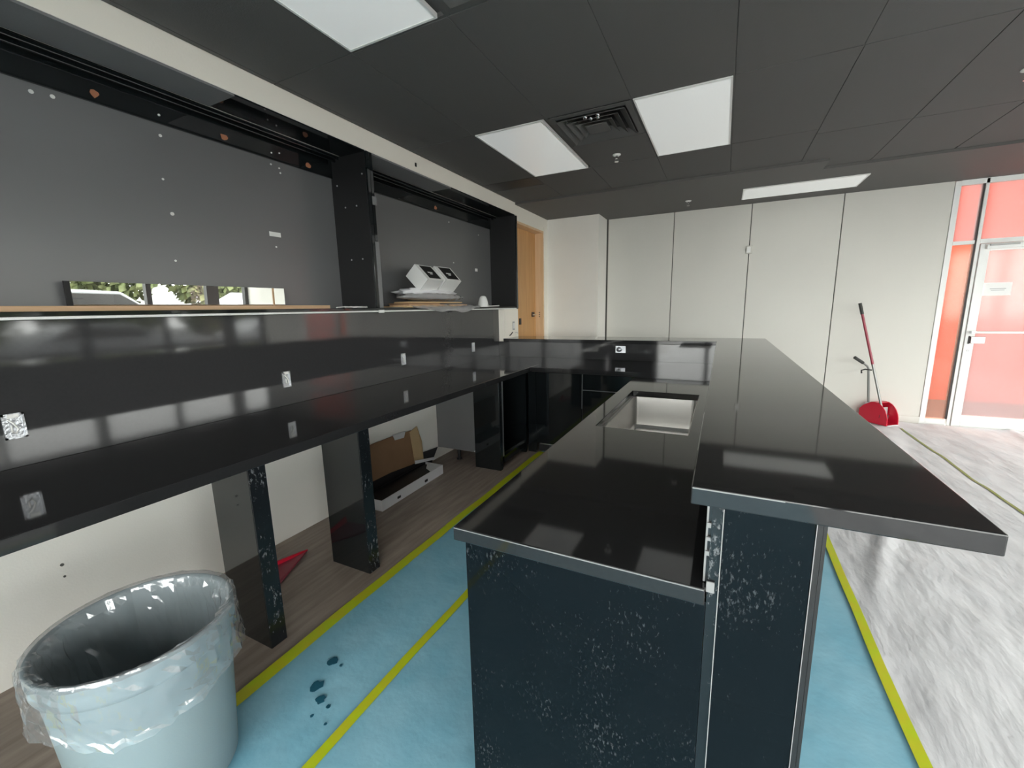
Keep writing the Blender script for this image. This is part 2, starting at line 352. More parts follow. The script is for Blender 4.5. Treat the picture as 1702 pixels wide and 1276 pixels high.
# ------------------------------------------------------------------ left wall: niches, ledge, backsplash
bs = tag(obj('backsplash', B(XW, XW+.018, WY0+.05, 4.80, .918, 1.513), 'splash', bevel=.002), 'tall polished black slab backsplash behind the long wall counter', 'backsplash')
lg = thing('ledge', 'thin black ledge with a white front edge below the open wall niches', 'ledge', (XS, 2, 1.513))
obj('white_edge', B(XW+.0, XS+.002, WY0+.05, 5.165, 1.514, 1.526), 'white', lg, bevel=.002)
obj('slab', B(XN, XS-.002, WY0+.05, 5.165, 1.5265, 1.546), 'gloss', lg, bevel=.002)
obj('edge_clip', B(XS+.002, XS+.012, 2.60, 2.655, 1.508, 1.53), 'white', lg)
LZ = 1.547
def niche(label, y0, y1, grey_spans, screws, chips, stickers, near):
    t = thing('wall_niche', label, 'cabinet', (XS, (y0+y1)/2, LZ), 'black open wall niches')
    obj('back_panel', B(XN-.018, XN, y0, y1, LZ, 2.71), 'satin', t)
    obj('hanging_rail', B(XN, XN+.018, y0+.02, y1-.02, 2.56, 2.70), 'gloss', t, bevel=.002)
    for s in (0, 1):
        yy = (y0, y1-.02)[s]
        if s == 0 and not near: continue
        obj('end_panel', B(XN, XS-.004, yy, yy+.02, LZ, 2.71), 'black', t, bevel=.0015)
    ys = sorted({y0+.02, y1-.02} | {v for f in grey_spans for v in f})
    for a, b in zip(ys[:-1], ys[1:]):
        is_grey = any(f[0]-.001 <= a and b <= f[1]+.001 for f in grey_spans)
        if is_grey: obj('top_panel', B(-2.725, XS-.003, a, b, 2.700, 2.7115), 'grey_satin', t)  # spans of the niche underside in a lighter grey
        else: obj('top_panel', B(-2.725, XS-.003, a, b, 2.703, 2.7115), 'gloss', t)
    obj('track', B(-2.80, -2.785, y0+.02, y1-.02, 2.672, 2.71), 'gloss', t, bevel=.003)
    obj('track', B(-2.765, -2.75, y0+.02, y1-.02, 2.685, 2.71), 'gloss', t, bevel=.003)
    for (y, z, r, x) in screws:
        mb2 = MB().tube([(x, y, z), (x+.004, y, z)], r, 8); obj('screw_cap', mb2, 'white', t)
    for (y, z) in chips:
        pts = [(XN+.018, y+.030*math.cos(a)*random.uniform(.5, 1), z+.024*math.sin(a)*random.uniform(.5, 1)) for a in [k*PI/4 for k in range(8)]]
        obj('chipped_patch', MB().extrude(pts, (.004, 0, 0)), 'copper', t)
    for (ya, yb, za, zb) in stickers:
        obj('sticker', B(XN, XN+.002, ya, yb, za, zb), 'paper', t)
    return t
R = XN+.018
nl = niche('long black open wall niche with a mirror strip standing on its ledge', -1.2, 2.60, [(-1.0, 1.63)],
      [(.93, 2.523, .009, XN), (1.0, 2.53, .009, XN), (1.42, 2.60, .006, R), (1.42, 2.50, .008, XN), (1.40, 2.27, .006, XN), (1.42, 2.09, .010, XN), (.63, 1.97, .006, XN),
       (2.07, 2.53, .006, XN), (2.13, 2.52, .006, XN), (2.135, 2.49, .006, XN), (2.07, 2.60, .005, R), (2.13, 2.615, .005, R), (2.04, 1.98, .006, XN), (1.40, 1.83, .006, XN)],
      [(1.15, 2.60), (1.76, 2.60), (2.36, 2.60)], [(2.00, 2.085, 2.05, 2.08)], False)
for (x, z) in ((-2.72, 2.33), (-2.60, 2.33), (-2.70, 1.93), (-2.58, 1.93), (-2.79, 2.50), (-2.52, 2.55)):
    obj('screw_cap', MB().tube([(x, 2.576, z), (x, 2.58, z)], .006, 8), 'greyink', nl)
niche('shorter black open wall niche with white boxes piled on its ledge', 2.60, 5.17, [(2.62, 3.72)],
      [(2.98, 2.56, .007, XN), (2.98, 2.50, .008, XN), (3.02, 2.13, .007, XN), (4.2, 2.50, .006, XN), (4.26, 2.06, .008, XN), (4.85, 2.45, .006, XN)],
      [(3.93, 2.60)], [(4.74, 4.80, 1.995, 2.03)], True)
# stile between the two niches: dark upright, grey lower strip, grey block
st = thing('niche_stile', 'upright black and grey stile between the two open wall niches', 'stile', (XS, 2.62, LZ))
obj('upright', B(XS-.003, XS+.014, 2.578, 2.606, LZ, 2.705), 'gloss', st, bevel=.002)
obj('upright', B(XS-.003, XS+.010, 2.612, 2.642, 2.06, 2.705), 'gloss', st, bevel=.002)
obj('grey_strip', B(XS-.003, XS+.012, 2.61, 2.652, LZ, 2.055), 'grey_satin', st, bevel=.002)
obj('grey_block', B(XS+.010, XS+.020, 2.612, 2.650, 2.33, 2.39), 'grey_satin', st)
# end trim by the door
tag(obj('niche_end_panel', B(XN, XS+.012, 5.17, 5.20, 1.516, 2.70), 'gloss', bevel=.002), 'tall black end panel of the niches next to the wooden door', 'panel')
# mirror strip leaning, timber batten
mt = Matrix.Translation((-2.815, 0, LZ)) @ Matrix.Rotation(math.radians(2.0), 4, 'Y')
ms = thing('mirror_strip', 'long narrow mirror strip leaning at the foot of the niche back', 'mirror', (-2.815, 1.46, LZ))
obj('mirror_pane', B(0, .005, .915, 1.70, .002, .145, mtx=mt), 'mirror', ms)
obj('mirror_pane', B(0, .005, 1.70, 2.03, .002, .145, mtx=mt), 'mirror', ms)
obj('edge_profile', B(-.004, .012, .895, .915, .002, .145, mtx=mt), 'black', ms)
obj('edge_profile', B(-.002, .008, 1.94, 1.952, .004, .145, mtx=mt), 'pine', ms)
tag(obj('timber_batten', B(-2.66, -2.60, -1.0, 2.24, LZ, LZ+.024), 'pine', bevel=.002), 'long raw timber batten lying on the niche ledge', 'batten')
mb = MB()
for k in range(5):
    a = 2.26+k*.055; mb.tube([(-2.56+.03*math.sin(k*2), a, LZ+.006), (-2.58, a+.1, LZ+.012), (-2.55-.02*k/3, a+.19, LZ+.006)], .0045, 6)
tag(obj('paper_scraps', mb, 'paper'), 'thin white paper scraps lying on the ledge by the stile', 'scraps')

# ------------------------------------------------------------------ ceiling fittings
def light(label, x0, x1, y0, y1, z=ZC-.002):
    t = thing('ceiling_light', label, 'ceiling light', ((x0+x1)/2, (y0+y1)/2, z), 'flat white ceiling light panels')
    mb2 = MB(); g = .012
    mb2.box(x0, x1, y0, y0+g, z-.006, z+.015); mb2.box(x0, x1, y1-g, y1, z-.006, z+.015); mb2.box(x0, x0+g, y0+g, y1-g, z-.006, z+.015); mb2.box(x1-g, x1, y0+g, y1-g, z-.006, z+.015)
    obj('frame', mb2, 'white', t)
    obj('diffuser', B(x0+g, x1-g, y0+g, y1-g, z-.003, z+.012), 'diffuser', t)
light('white ceiling light panel to the right of the square air diffuser', -.613, -.027, 3.10, 4.30)
light('white ceiling light panel between the cream wall band and the air diffuser', -1.822, -1.258, 3.10, 4.295)
light('white ceiling light panel cut by the top edge of the picture', -1.822, -1.27, .66, 1.852)
light('low flat white ceiling light panel just in front of the back wall', .13, 1.30, 5.885, 6.42, ZC-.03)
def diffuser(label, x0, y0, s):
    t = thing('air_diffuser', label, 'air diffuser', (x0+s/2, y0+s/2, ZC), 'square black air diffusers')
    cx, cy = x0+s/2, y0+s/2
    def ring(a, za, b, zb):      # sloping square louvre from half-size a to b, 3 mm thick
        mb2 = MB(); th = .004
        q = lambda r, z: [(cx-r, cy-r, z), (cx+r, cy-r, z), (cx+r, cy+r, z), (cx-r, cy+r, z)]
        p = q(a, za)+q(b, zb)+q(a, za+th)+q(b, zb+th)
        f = []
        for k in range(4):
            n = (k+1) % 4
            f += [(k, 4+k, 4+n, n), (8+k, 8+n, 12+n, 12+k), (k, n, 8+n, 8+k), (4+k, 12+k, 12+n, 4+n)]
        return mb2.poly(p, f)
    h = s/2
    obj('face_frame', ring(h, ZC-.006, h*.86, ZC-.008), 'ceil', t)
    for a, b in ((.84, .66), (.64, .47), (.45, .29)):
        obj('louvre', ring(h*a, ZC-.022, h*b, ZC+.012), 'ceil', t)
    obj('centre_plate', B(cx-h*.27, cx+h*.27, cy-h*.27, cy+h*.27, ZC-.024, ZC-.016), 'ceil', t)
    obj('throat', B(cx-h, cx+h, cy-h, cy+h, ZC+.0165, ZC+.0205), 'black', t)
    return t
d1 = diffuser('square black louvred air diffuser between two white light panels', -1.215, 3.105, .585)
diffuser('black air diffuser at the top edge beside the cropped light panel', -1.215, 1.27, .585)
for i, (dx, dy) in enumerate(((-.03, .05), (.06, .05), (0, .085), (.05, .09))):
    mb = MB().lathe([(.001, -.012), (.012, -.008), (.015, 0)], (-.93+dx, 3.13+dy, ZC-.016), 10); obj('screw', mb, 'chrome', d1)
def sprinkler(label, x, y, z=ZC-.004):
    t = thing('sprinkler', label, 'sprinkler', (x, y, z), 'ceiling sprinklers')
    obj('escutcheon', MB().lathe([(.001, 0), (.036, 0), (.036, -.006), (.020, -.014), (.014, -.014)], (x, y, z), 20), 'white', t)
    obj('body', MB().tube([(x, y, z-.012), (x, y, z-.034)], .010, 10), 'chrome', t)
    mb2 = MB()
    for s in (-1, 1): mb2.tube([(x+.009*s, y, z-.03), (x+.015*s, y, z-.045), (x+.003*s, y, z-.058)], .003, 6)
    obj('arms', mb2, 'chrome', t)
    obj('deflector', MB().tube([(x, y, z-.058), (x, y, z-.061)], .018, 12), 'chrome', t)
sprinkler('small sprinkler head in the ceiling just beyond the air diffuser', -.934, 4.074)
sprinkler('small sprinkler head in the far ceiling strip near the panelled wall', -.479, 6.15, ZC-.026)
sprinkler('sprinkler head at the right edge of the picture in the ceiling tiles', 1.54, 3.86)

# ------------------------------------------------------------------ left counter with pillar legs
lc = thing('wall_counter', 'long black counter along the left wall on chipped pillar legs', 'counter', (-2.1, 2, 0))
obj('slab', B(XW+.001, -1.755, WY0+.06, 4.80, .869, .918), 'quartz', lc, bevel=.003)
for (x0, x1, y0, y1) in ((-2.055, -1.765, 1.014, 1.092), (-2.07, -1.765, 1.625, 1.705), (-2.08, -1.80, 3.345, 3.393), (-2.055, -1.765, -.3, -.22)):
    lgp = obj('leg', B(x0, x1-.004, y0, y1, .0, .869), 'gloss', lc, bevel=.002)
    obj('front_edging', B(x1-.004, x1, y0+.001, y1-.001, .001, .868), 'chip', lgp)

# electrical boxes in backsplash
def ebox(label, y, zc=1.09, x=XW+.018, face='x', w=.055):
    t = thing('electrical_box', label, 'electrical box', (x, y, zc), 'unfinished electrical boxes')
    rot = Matrix.Translation((x, y, zc)) @ (Matrix.Identity(4) if face == 'x' else Matrix.Rotation(-PI/2, 4, 'Z'))
    w2, h2 = w/2, .052
    mb2 = MB(); mb2.box(0, .006, -w2, -w2+.007, -h2, h2, mtx=rot); mb2.box(0, .006, w2-.007, w2, -h2, h2, mtx=rot); mb2.box(0, .006, -w2, w2, -h2, -h2+.008, mtx=rot); mb2.box(0, .006, -w2, w2, h2-.008, h2, mtx=rot)
    obj('box_rim', mb2, 'galv', t)
    obj('backing', B(.0005, .002, -w2+.007, w2-.007, -h2+.008, h2-.008, mtx=rot), 'galv', t)
    pts = [(.004, -w2*.5, .03), (.012, -w2*.1, .012), (.014, w2*.2, -.012), (.010, 0, -.03), (.008, -w2*.35, -.022), (.008, -w2*.3, .005)]
    obj('loose_wire', MB().tube([rot @ Vector(q) for q in pts], .0035, 6), 'white', t)
    obj('ear', B(.006, .009, -w2*.5, w2*.5, .034, .05, mtx=rot), 'white', t)
ebox('shiny open electrical box on the black backsplash nearest the camera', .585, w=.062)
ebox('shiny open electrical box on the black backsplash, second from the camera', 1.797)
ebox('shiny open electrical box on the black backsplash, third from the camera', 2.95)
ebox('shiny open electrical box on the backsplash, farthest from the camera', 4.155)

# ------------------------------------------------------------------ return counter, island, bar
wt = thing('worktop', 'black polished L-shaped worktop of the island with a sink cut-out', 'worktop', (-.3, 2.9, .874))
SX0, SX1, SY0, SY1 = -.55, -.11, 2.065, 3.06
obj('slab', MB().cells([-1.7548, -.645, SX0, SX1, .003], [.905, SY0, SY1, 3.95, 4.80], .878, .918,
    lambda x, y: (y > 3.95 or x > -.645) and not (SX0 < x < SX1 and SY0 < y < SY1)), 'quartz', wt, bevel=.003)
obj('edge_strip', B(-.642, .0, .9035, .905, .9145, .9165), 'edge', wt)
bt = thing('bar_top', 'raised black polished L-shaped bar top over the island', 'bar top', (.2, 3, 1.107))
obj('slab', MB().cells([XS, -.037, .434], [.905, 4.76, 5.30], 1.108, 1.147, lambda x, y: x > -.037 or y > 4.76), 'quartz', bt, bevel=.003)
obj('edge_strip', B(-.034, .13, .9035, .905, 1.1435, 1.1455), 'edge', bt)
kw = thing('bar_wall', 'narrow black knee wall carrying the raised bar top', 'knee wall', (.1, 3, 0))
obj('body', MB().cells([XW+.001, .006, .198], [.935, 4.80, 5.0], 0, 1.108, lambda x, y: (x > .006) or y > 4.80), 'black', kw)
obj('end_panel', B(.029, .186, .922, .935, 0, 1.108), 'dirty', kw, bevel=.001)
obj('corner_post', B(.006, .028, .925, .935, 0, 1.106), 'chip', kw)
obj('edge_strip', B(.027, .029, .9205, .9225, 0, 1.100), 'edge', kw)
obj('edge_strip', B(.1865, .188, .9205, .9225, 0, 1.106), 'edge', kw)
obj('side_panel', B(.198, .204, .922, 4.9, 0, 1.108), 'black', kw)
obj('side_panel_edge', B(.188, .1975, .922, .935, 0, 1.107), 'black', kw)
obj('riser', B(-.004, .006, .935, 4.80, .919, 1.107), 'quartz', kw)
obj('riser', B(XW+.02, -.005, 4.788, 4.80, .919, 1.107), 'splash', kw)
obj('riser_edge_strip', B(-.0035, .0005, .9325, .935, .92, 1.104), 'edge', kw)
obj('metal_clip', B(.004, .020, .9185, .9215, .905, .93), 'edge', kw)
for (z, s) in ((1.05, .011), (1.02, .008), (.985, .010)): obj('filler_blob', B(-.002, .010, .928, .9345, z, z+s), 'edge', kw)
t = thing('electrical_box', 'shiny open electrical box in the far riser beneath the bar top', 'electrical box', (-1.005, 4.788, 1.04), 'unfinished electrical boxes')
obj('box_rim', MB().box(-1.06, -.95, 4.782, 4.788, 1.005, 1.015).box(-1.06, -.95, 4.782, 4.788, 1.07, 1.08).box(-1.06, -1.05, 4.782, 4.788, 1.015, 1.07).box(-.96, -.95, 4.782, 4.788, 1.015, 1.07), 'galv', t)
obj('backing', B(-1.05, -.96, 4.785, 4.788, 1.015, 1.07), 'galv', t)
mb = MB(); mb.lathe([(.001, .028), (.02, .02), (.026, 0), (.02, -.022), (.001, -.028)], (-1.02, 4.78, 1.042), 14, fn=lambda i, a, r, z: (r*(1+.25*math.sin(5*a+i)), z))
obj('foil_wrap', mb, 'galv', t)
ib = thing('island_base', 'glossy black island base with dusty scuffed end panel', 'cabinet', (-.3, 2.4, 0))
obj('end_panel', B(-.617, .005, .922, .937, 0, .877), 'dirty', ib, bevel=.001)
obj('carcass', MB().box(-.605, .004, .937, 2.0, 0, .877).box(-.605, .004, 3.12, 4.75, 0, .877).box(-.605, .004, 2.0, 3.12, 0, .62), 'black', ib)
for k in range(6):
    y0 = .945+k*.50
    dr = obj('door', B(-.625, -.606, y0, y0+.494, .10, .87), 'gloss', ib, bevel=.002)
# sink
sk = thing('sink', 'rectangular stainless steel sink set under the black worktop', 'sink', (-.33, 2.56, .64))
mb = MB(); a0, a1, b0, b1 = SX0+.016, SX1-.010, SY0+.022, SY1-.004; zb, zt = .655, .8778
def loop(x0, x1, y0, y1, z, r=.03, n=4):
    out = []
    for (cx, cy, s) in ((x1-r, y1-r, 0), (x0+r, y1-r, 1), (x0+r, y0+r, 2), (x1-r, y0+r, 3)):
        for k in range(n+1):
            a = (s + k/n)*PI/2; out.append((cx+r*math.cos(a), cy+r*math.sin(a), z))
    return out
L = [loop(SX0-.03, SX1+.03, SY0-.03, SY1+.03, zt), loop(a0, a1, b0, b1, zt), loop(a0+.004, a1-.004, b0+.004, b1-.004, zb+.02), loop(a0+.02, a1-.02, b0+.02, b1-.02, zb)]
n = len(L[0]); fs = []
for i in range(3):
    for k in range(n): fs.append((i*n+k, i*n+(k+1) % n, (i+1)*n+(k+1) % n, (i+1)*n+k))
fs.append(tuple(range(3*n, 4*n)))
mb.poly([p for l in L for p in l], fs)
obj('bowl', mb, 'steel', sk)
obj('drain', MB().lathe([(.001, .004), (.03, .004), (.045, .008), (.05, .002)], (-.33, 2.75, zb+.0005), 24), 'chrome', sk)
obj('label_arc', MB().tube([(SX0+.20+.05*math.cos(a), SY1+.006, .79+.03*math.sin(a)) for a in [PI*k/8 for k in range(9)]], .003, 6), 'steel', sk)

# base cabinets under the far end of the left counter and the return
bc = thing('base_cabinet', 'black base cabinet on stub feet under the wall counter corner', 'cabinet', (-2.2, 3.6, 0))
obj('side_panel', B(XW+.01, -1.80, 3.405, 3.423, .125, .868), 'satin', bc)
obj('back', B(XW+.01, XW+.025, 3.423, 4.78, .125, .868), 'black', bc)
obj('bottom', B(XW+.01, -1.82, 3.423, 3.95, .125, .143), 'gloss', bc)
obj('side_panel', B(XW+.03, -1.80, 3.93, 3.948, .0, .868), 'gloss', bc)
for x, y in ((-2.35, 3.47), (-1.9, 3.47), (-2.35, 3.88), (-1.9, 3.88)): obj('foot', MB().tube([(x, y, 0), (x, y, .015), (x, y, .017), (x, y, .126)], [.028, .028, .017, .017], 12), 'black', bc)
obj('front_rail', B(-1.82, -1.80, 3.423, 3.93, .06, .125), 'gloss', bc)
obj('screw', MB().tube([(-2.12, 3.400, .135), (-2.12, 3.405, .135)], .006, 8), 'white', bc)
rc = thing('return_cabinet', 'black handleless cabinets under the return counter in the corner', 'cabinet', (-1.2, 4.4, 0))
obj('carcass', B(-1.755, -.66, 4.0, 4.78, .10, .877), 'black', rc)
obj('filler_panel', B(-1.79, -1.70, 3.97, 3.998, .0, .868), 'gloss', rc, bevel=.002)
obj('door', B(-1.697, -1.207, 3.975, 3.998, .11, .868), 'gloss', rc, bevel=.002)
obj('drawer_front', B(-1.196, -.66, 3.978, 3.998, .715, .868), 'gloss', rc, bevel=.002)
obj('door', B(-1.196, -.66, 3.978, 3.998, .11, .705), 'gloss', rc, bevel=.002)
obj('edge_strip', B(-1.206, -1.202, 3.974, 3.978, .52, .866), 'grey_satin', rc)
obj('edge_strip', B(-1.196, -.70, 3.974, 3.978, .708, .712), 'grey_satin', rc)
obj('toe_kick', B(-1.70, -.66, 4.04, 4.055, 0, .10), 'black', rc)
obj('metal_strip', B(-1.66, -1.50, 3.97, 3.985, .10, .106), 'steel', rc)

# ------------------------------------------------------------------ wooden door, outlets on white wall stub
dr = thing('door_1', 'orange wooden door at the end of the black niches', 'door', (XS-.12, 5.7, 0), kind='structure')
obj('leaf', B(XS-.165, XS-.125, 5.20, 6.135, .01, 2.63), 'wood', dr)
obj('jamb', B(XS-.165, XS+.004, 6.105, 6.135, 0, 2.645), 'woodl', dr, bevel=.002)
obj('head_jamb', B(XS-.165, XS+.003, 5.205, 6.105, 2.615, 2.645), 'woodl', dr)
obj('casing', B(XS, XS+.012, 6.135, 6.19, 0, 2.70), 'soffit', dr)
obj('lock_plate', B(XS-.125, XS-.119, 5.95, 6.05, 1.39, 1.46), 'ink', dr)
obj('lock_plate', B(XS-.125, XS-.116, 5.50, 5.56, 1.29, 1.38), 'ink', dr)
obj('lever', MB().tube([(XS-.125, 6.0, 1.42), (XS-.08, 6.0, 1.42), (XS-.08, 5.90, 1.42)], .009, 8), 'steel', dr)
for z in (1.39, 1.42, 1.45): obj('screw', MB().tube([(XS-.06, 6.1, z), (XS-.06, 6.105, z)], .008, 8), 'ink', dr)
t = thing('wall_switch', 'small grey-rimmed switch plate on the white wall stub by the door', 'switch', (XS, 5.06, 1.30))
obj('plate', B(XS, XS+.004, 5.03, 5.09, 1.24, 1.35), 'greyink', t); obj('rocker', B(XS+.004, XS+.008, 5.04, 5.08, 1.26, 1.33), 'white', t)
t = thing('wire_stub', 'thin dark wires poking from the white wall stub below the switch', 'wire', (XS, 4.95, 1.19))
obj('wire', MB().tube([(XS-.004, 4.94, 1.17), (XS+.02, 4.95, 1.19), (XS+.025, 4.98, 1.215)], .006, 6), 'ink', t)
obj('wire', MB().tube([(XS-.004, 5.10, 1.2), (XS+.02, 5.13, 1.205), (XS+.02, 5.15, 1.19)], .003, 6), 'greyink', t)

# ------------------------------------------------------------------ glass door at the right, things outside it
gd = thing('door_2', 'white-framed glass entrance door with orange wall beyond', 'door', (2.9, YB, 0), kind='structure')
F0, F1, Y0, Y1 = 2.272, 3.75, YB-.008, YB+.07
for (a, b, z0, z1, nm) in ((F0, 2.325, 0, ZC-.03, 'frame_post'), (2.525, 2.555, 0, ZC-.03, 'frame_post'), (F1-.05, F1, 0, ZC-.03, 'frame_post')):
    obj(nm, B(a, b, Y0, Y1, z0, z1), 'frame', gd, bevel=.003)
obj('gasket', B(2.508, 2.5245, Y0+.01, Y1-.01, .09, 2.80), 'dkgasket', gd)
obj('frame_head', B(2.325, F1-.05, Y0, Y1, 2.78, ZC-.028), 'frame', gd)
obj('transom_bar', B(2.325, 2.508, Y0, Y1, 2.135, 2.175), 'frame', gd); obj('transom_bar', B(2.555, F1-.05, Y0, Y1, 2.135, 2.185), 'frame', gd)
obj('sill', B(2.325, 2.508, Y0, Y1, 0, .085), 'frame', gd)
obj('side_pane', B(2.325, 2.508, YB+.02, YB+.028, .085, 2.135), 'sideglass', gd); obj('side_pane', B(2.325, 2.508, YB+.02, YB+.028, 2.175, 2.78), 'doorglass', gd)
obj('transom_pane', B(2.555, F1-.05, YB+.02, YB+.028, 2.185, 2.78), 'doorglass', gd)
lf = obj('door_leaf', MB().box(2.56, 2.64, YB-.02, YB+.03, .01, 2.13).box(F1-.14, F1-.055, YB-.02, YB+.03, .01, 2.13).box(2.64, F1-.14, YB-.02, YB+.03, .01, .155).box(2.64, F1-.14, YB-.02, YB+.03, 2.05, 2.13), 'frame', gd, bevel=.003)
obj('pane', B(2.64, F1-.14, YB, YB+.008, .155, 2.05), 'doorglass', lf)
obj('push_bar', MB().tube([(2.60, YB-.07, 1.145), (F1-.10, YB-.07, 1.145)], .014, 10), 'frame', lf)
obj('bar_bracket', B(2.585, 2.615, YB-.08, YB-.02, 1.13, 1.16), 'chrome', lf)
obj('latch_plate', B(2.585, 2.60, YB-.026, YB-.02, 1.01, 1.10), 'dkgasket', lf); obj('latch_paddle', B(2.60, 2.72, YB-.05, YB-.02, 1.015, 1.095), 'chrome', lf, bevel=.004)
obj('lock_cylinder', MB().tube([(2.60, YB-.03, .93), (2.60, YB-.02, .93)], .014, 12), 'chrome', lf)
obj('closer', B(2.60, 3.0, YB-.06, YB-.02, 2.07, 2.115), 'frame', lf, bevel=.004); obj('closer_arm', B(2.62, 2.85, YB-.075, YB-.062, 2.10, 2.12), 'greypole', lf)
t = thing('door_notice', 'white paper notice stuck on the glass entrance door', 'notice', (2.75, YB-.003, 1.63))
obj('sheet', B(2.645, 2.875, YB-.004, YB-.001, 1.555, 1.70), 'paper', t)
obj('print', B(2.70, 2.83, YB-.0055, YB-.0042, 1.628, 1.636), 'greyink', t); obj('print', B(2.71, 2.82, YB-.0055, YB-.0042, 1.612, 1.618), 'greyink', t)
struct('ground_outside', B(XS, 60, YB+.13, 60, -.15, -.05), 'asphalt', 'grey pavement outside the glass door', 'pavement')
struct('wall_outside', B(1.6, 7.0, 8.9, 9.1, -.05, 3.9), 'orange', 'bright orange rendered wall seen through the glass door', 'wall')

struct('light_blocker_outside', B(1.4, 9.0, YB+.14, 9.3, 3.95, 4.1), 'slab', 'unseen added canopy above the pavement outside the glass door', 'blocker')  # slab put in out of view to dim daylight outside the door
# sensor on a panel seam
t = thing('wall_sensor', 'small white square sensor on the seam of the back wall', 'sensor', (.279, YB, 2.24))
obj('housing', B(.235, .315, YB-.026, YB, 2.19, 2.295), 'panel', t, bevel=.008); obj('lens', B(.245, .29, YB-.028, YB-.026, 2.205, 2.28), 'white', t, bevel=.002)

# ------------------------------------------------------------------ floor coverings and tape
def sheet_z(x, y, x0, x1, z, amp, seed):
    w = noise.noise(Vector((x*2.2+seed, y*.55, seed))) + .5*noise.noise(Vector((x*5+y*2, y*3, seed+4)))
    rid = max(0, .10-abs(noise.noise(Vector((x*1.1-y*.35+seed, y*.25+x*.1, 9)))))*4
    k = max(.12, min(1, (x-x0)/.35, (x1-x)/.35))         # taped flat towards its side edges
    return z + k*amp*(.5+.35*w+1.2*rid)
def sheet(x0, x1, y0, y1, z, amp, nx, ny, seed=0):
    mb2 = MB(); pts = []; fs = []
    for j in range(ny+1):
        for i in range(nx+1):
            x = x0+(x1-x0)*i/nx; y = y0+(y1-y0)*j/ny
            pts.append((x, y, sheet_z(x, y, x0, x1, z, amp, seed)))
    for j in range(ny):
        for i in range(nx): a = j*(nx+1)+i; fs.append((a, a+1, a+nx+2, a+nx+1))
    return mb2.poly(pts, fs, True)
bp_ = thing('floor_paper', 'light blue protective paper covering the aisle floor', 'floor paper', (-.5, 1.5, 0))
obj('sheet', sheet(-1.655, .70, WY0+.1, 6.0, .002, .004, 60, 160, 2), 'blue', bp_)
SPOTS = ((-1.445, 1.081, .022), (-1.404, .962, .028), (-1.339, .927, .020), (-1.285, .919, .009), (-1.311, .866, .007), (-1.237, .864, .006), (-1.396, 1.08, .007))
def spot(x, y, r, s):
    random.seed(s); n = 14
    pts = [(x+r*(.65+.5*random.random())*math.cos(2*PI*k/n), y+r*1.2*(.6+.5*random.random())*math.sin(2*PI*k/n)) for k in range(n)]
    obj('water_spot', MB().prism(pts, .0075, .009), 'wet', bp_)
tag(obj('drop_cloth', sheet(.68, WX-.07, WY0+.1, YB-.06, .003, .042, 170, 260, 5), 'cloth'), 'wrinkled white drop cloth over the floor beyond the bar', 'drop cloth')
def strip(pts, w, z, th=.0015, wav=0, zf=None):
    mb2 = MB(); n = 120; A = Vector(pts[0]); C = Vector(pts[1]); d = (C-A).normalized(); nr = Vector((-d.y, d.x))
    top = []; 
    for i in range(n+1):
        q = A.lerp(C, i/n); o_ = nr*wav*noise.noise(Vector((q.x*2, q.y*2, 1)))
        top.append((q+o_-nr*w/2, q+o_+nr*w/2))
    zz = zf if zf else (lambda x, y: z)
    p = [(a.x, a.y, zz(a.x, a.y)) for a, b in top]+[(b.x, b.y, zz(b.x, b.y)) for a, b in top]
    f = [(i, i+n+1, i+n+2, i+1) for i in range(n)]
    return mb2.poly(p, [tuple(reversed(x)) for x in f])
def tape(label, a, b, w, z, m_='tape', zf=None):
    tag(obj('floor_tape', strip((a, b), w, z, wav=.012, zf=zf), m_), label, 'tape', 'strips of tape on the floor')
tape('yellow tape sealing the blue paper edge beside the brown floor', (-1.648, -1.5), (-1.648, 3.98), .062, .0095)
tape('yellow tape line running down the middle of the blue paper', (-1.19, -1.5), (-1.125, 3.9), .040, .0098)
tape('yellow-green tape between the blue paper and the white drop cloth', (.68, -1.5), (.705, 5.8), .040, .0, zf=lambda x, y: max(.009, sheet_z(max(x, .68), y, .68, WX-.07, .003, .042, 5)+.002))
tape('thin dull green tape line across the white drop cloth', (1.985, 1.0), (1.985, 6.35), .022, .0, 'tape2', zf=lambda x, y: sheet_z(x, y, .68, WX-.07, .003, .042, 5)+.004)
for i, (x, y, r) in enumerate(SPOTS): spot(x, y, r, i)

# ------------------------------------------------------------------ rubbish bin and liner
BX, BY, BZ, BR = -1.583, .521, .58, .247
bn = thing('rubbish_bin', 'large round grey-blue plastic bin in the left foreground', 'bin', (BX, BY, 0))
prof = [(.001, .006), (.192, .006), (.200, .016), (.232, .50), (.232, .502), (.243, .506), (.247, .520), (.247, .575), (.243, .58), (.236, .58), (.230, .57), (.224, .50), (.192, .03), (.001, .028)]
obj('body', MB().lathe(prof, (BX, BY, 0), 72), 'bin', bn)
ln = thing('bin_liner', 'clear crinkled plastic liner folded over the rim of the bin', 'bin liner', (BX, BY, .4))
lp = [(.12, .06), (.18, .09), (.196, .18), (.203, .28), (.210, .38), (.216, .46), (.222, .53), (.228, .568), (.236, .586), (.246, .588), (.253, .578), (.255, .54), (.256, .50), (.254, .46), (.256, .425), (.260, .40)]
def wr(i, a, r, z):
    inn = i < 8
    k = (1.0 if inn else .35)
    if 7 <= i <= 9: k = .12
    w = noise.noise(Vector((math.cos(a)*4+7, math.sin(a)*4, z*4)))*.020 + abs(noise.noise(Vector((math.cos(a)*9, math.sin(a)*9, z*7))))*.016
    rr = r - k*abs(w) if inn else r + k*abs(w)+.001
    if inn: rr = min(rr, r-.002)
    zz = z
    if i >= 11: zz = z + (i-10)*.2*(.035*noise.noise(Vector((math.cos(a)*1.5, math.sin(a)*1.5, 3)))+.012*math.sin(3*a)) 
    return rr, zz
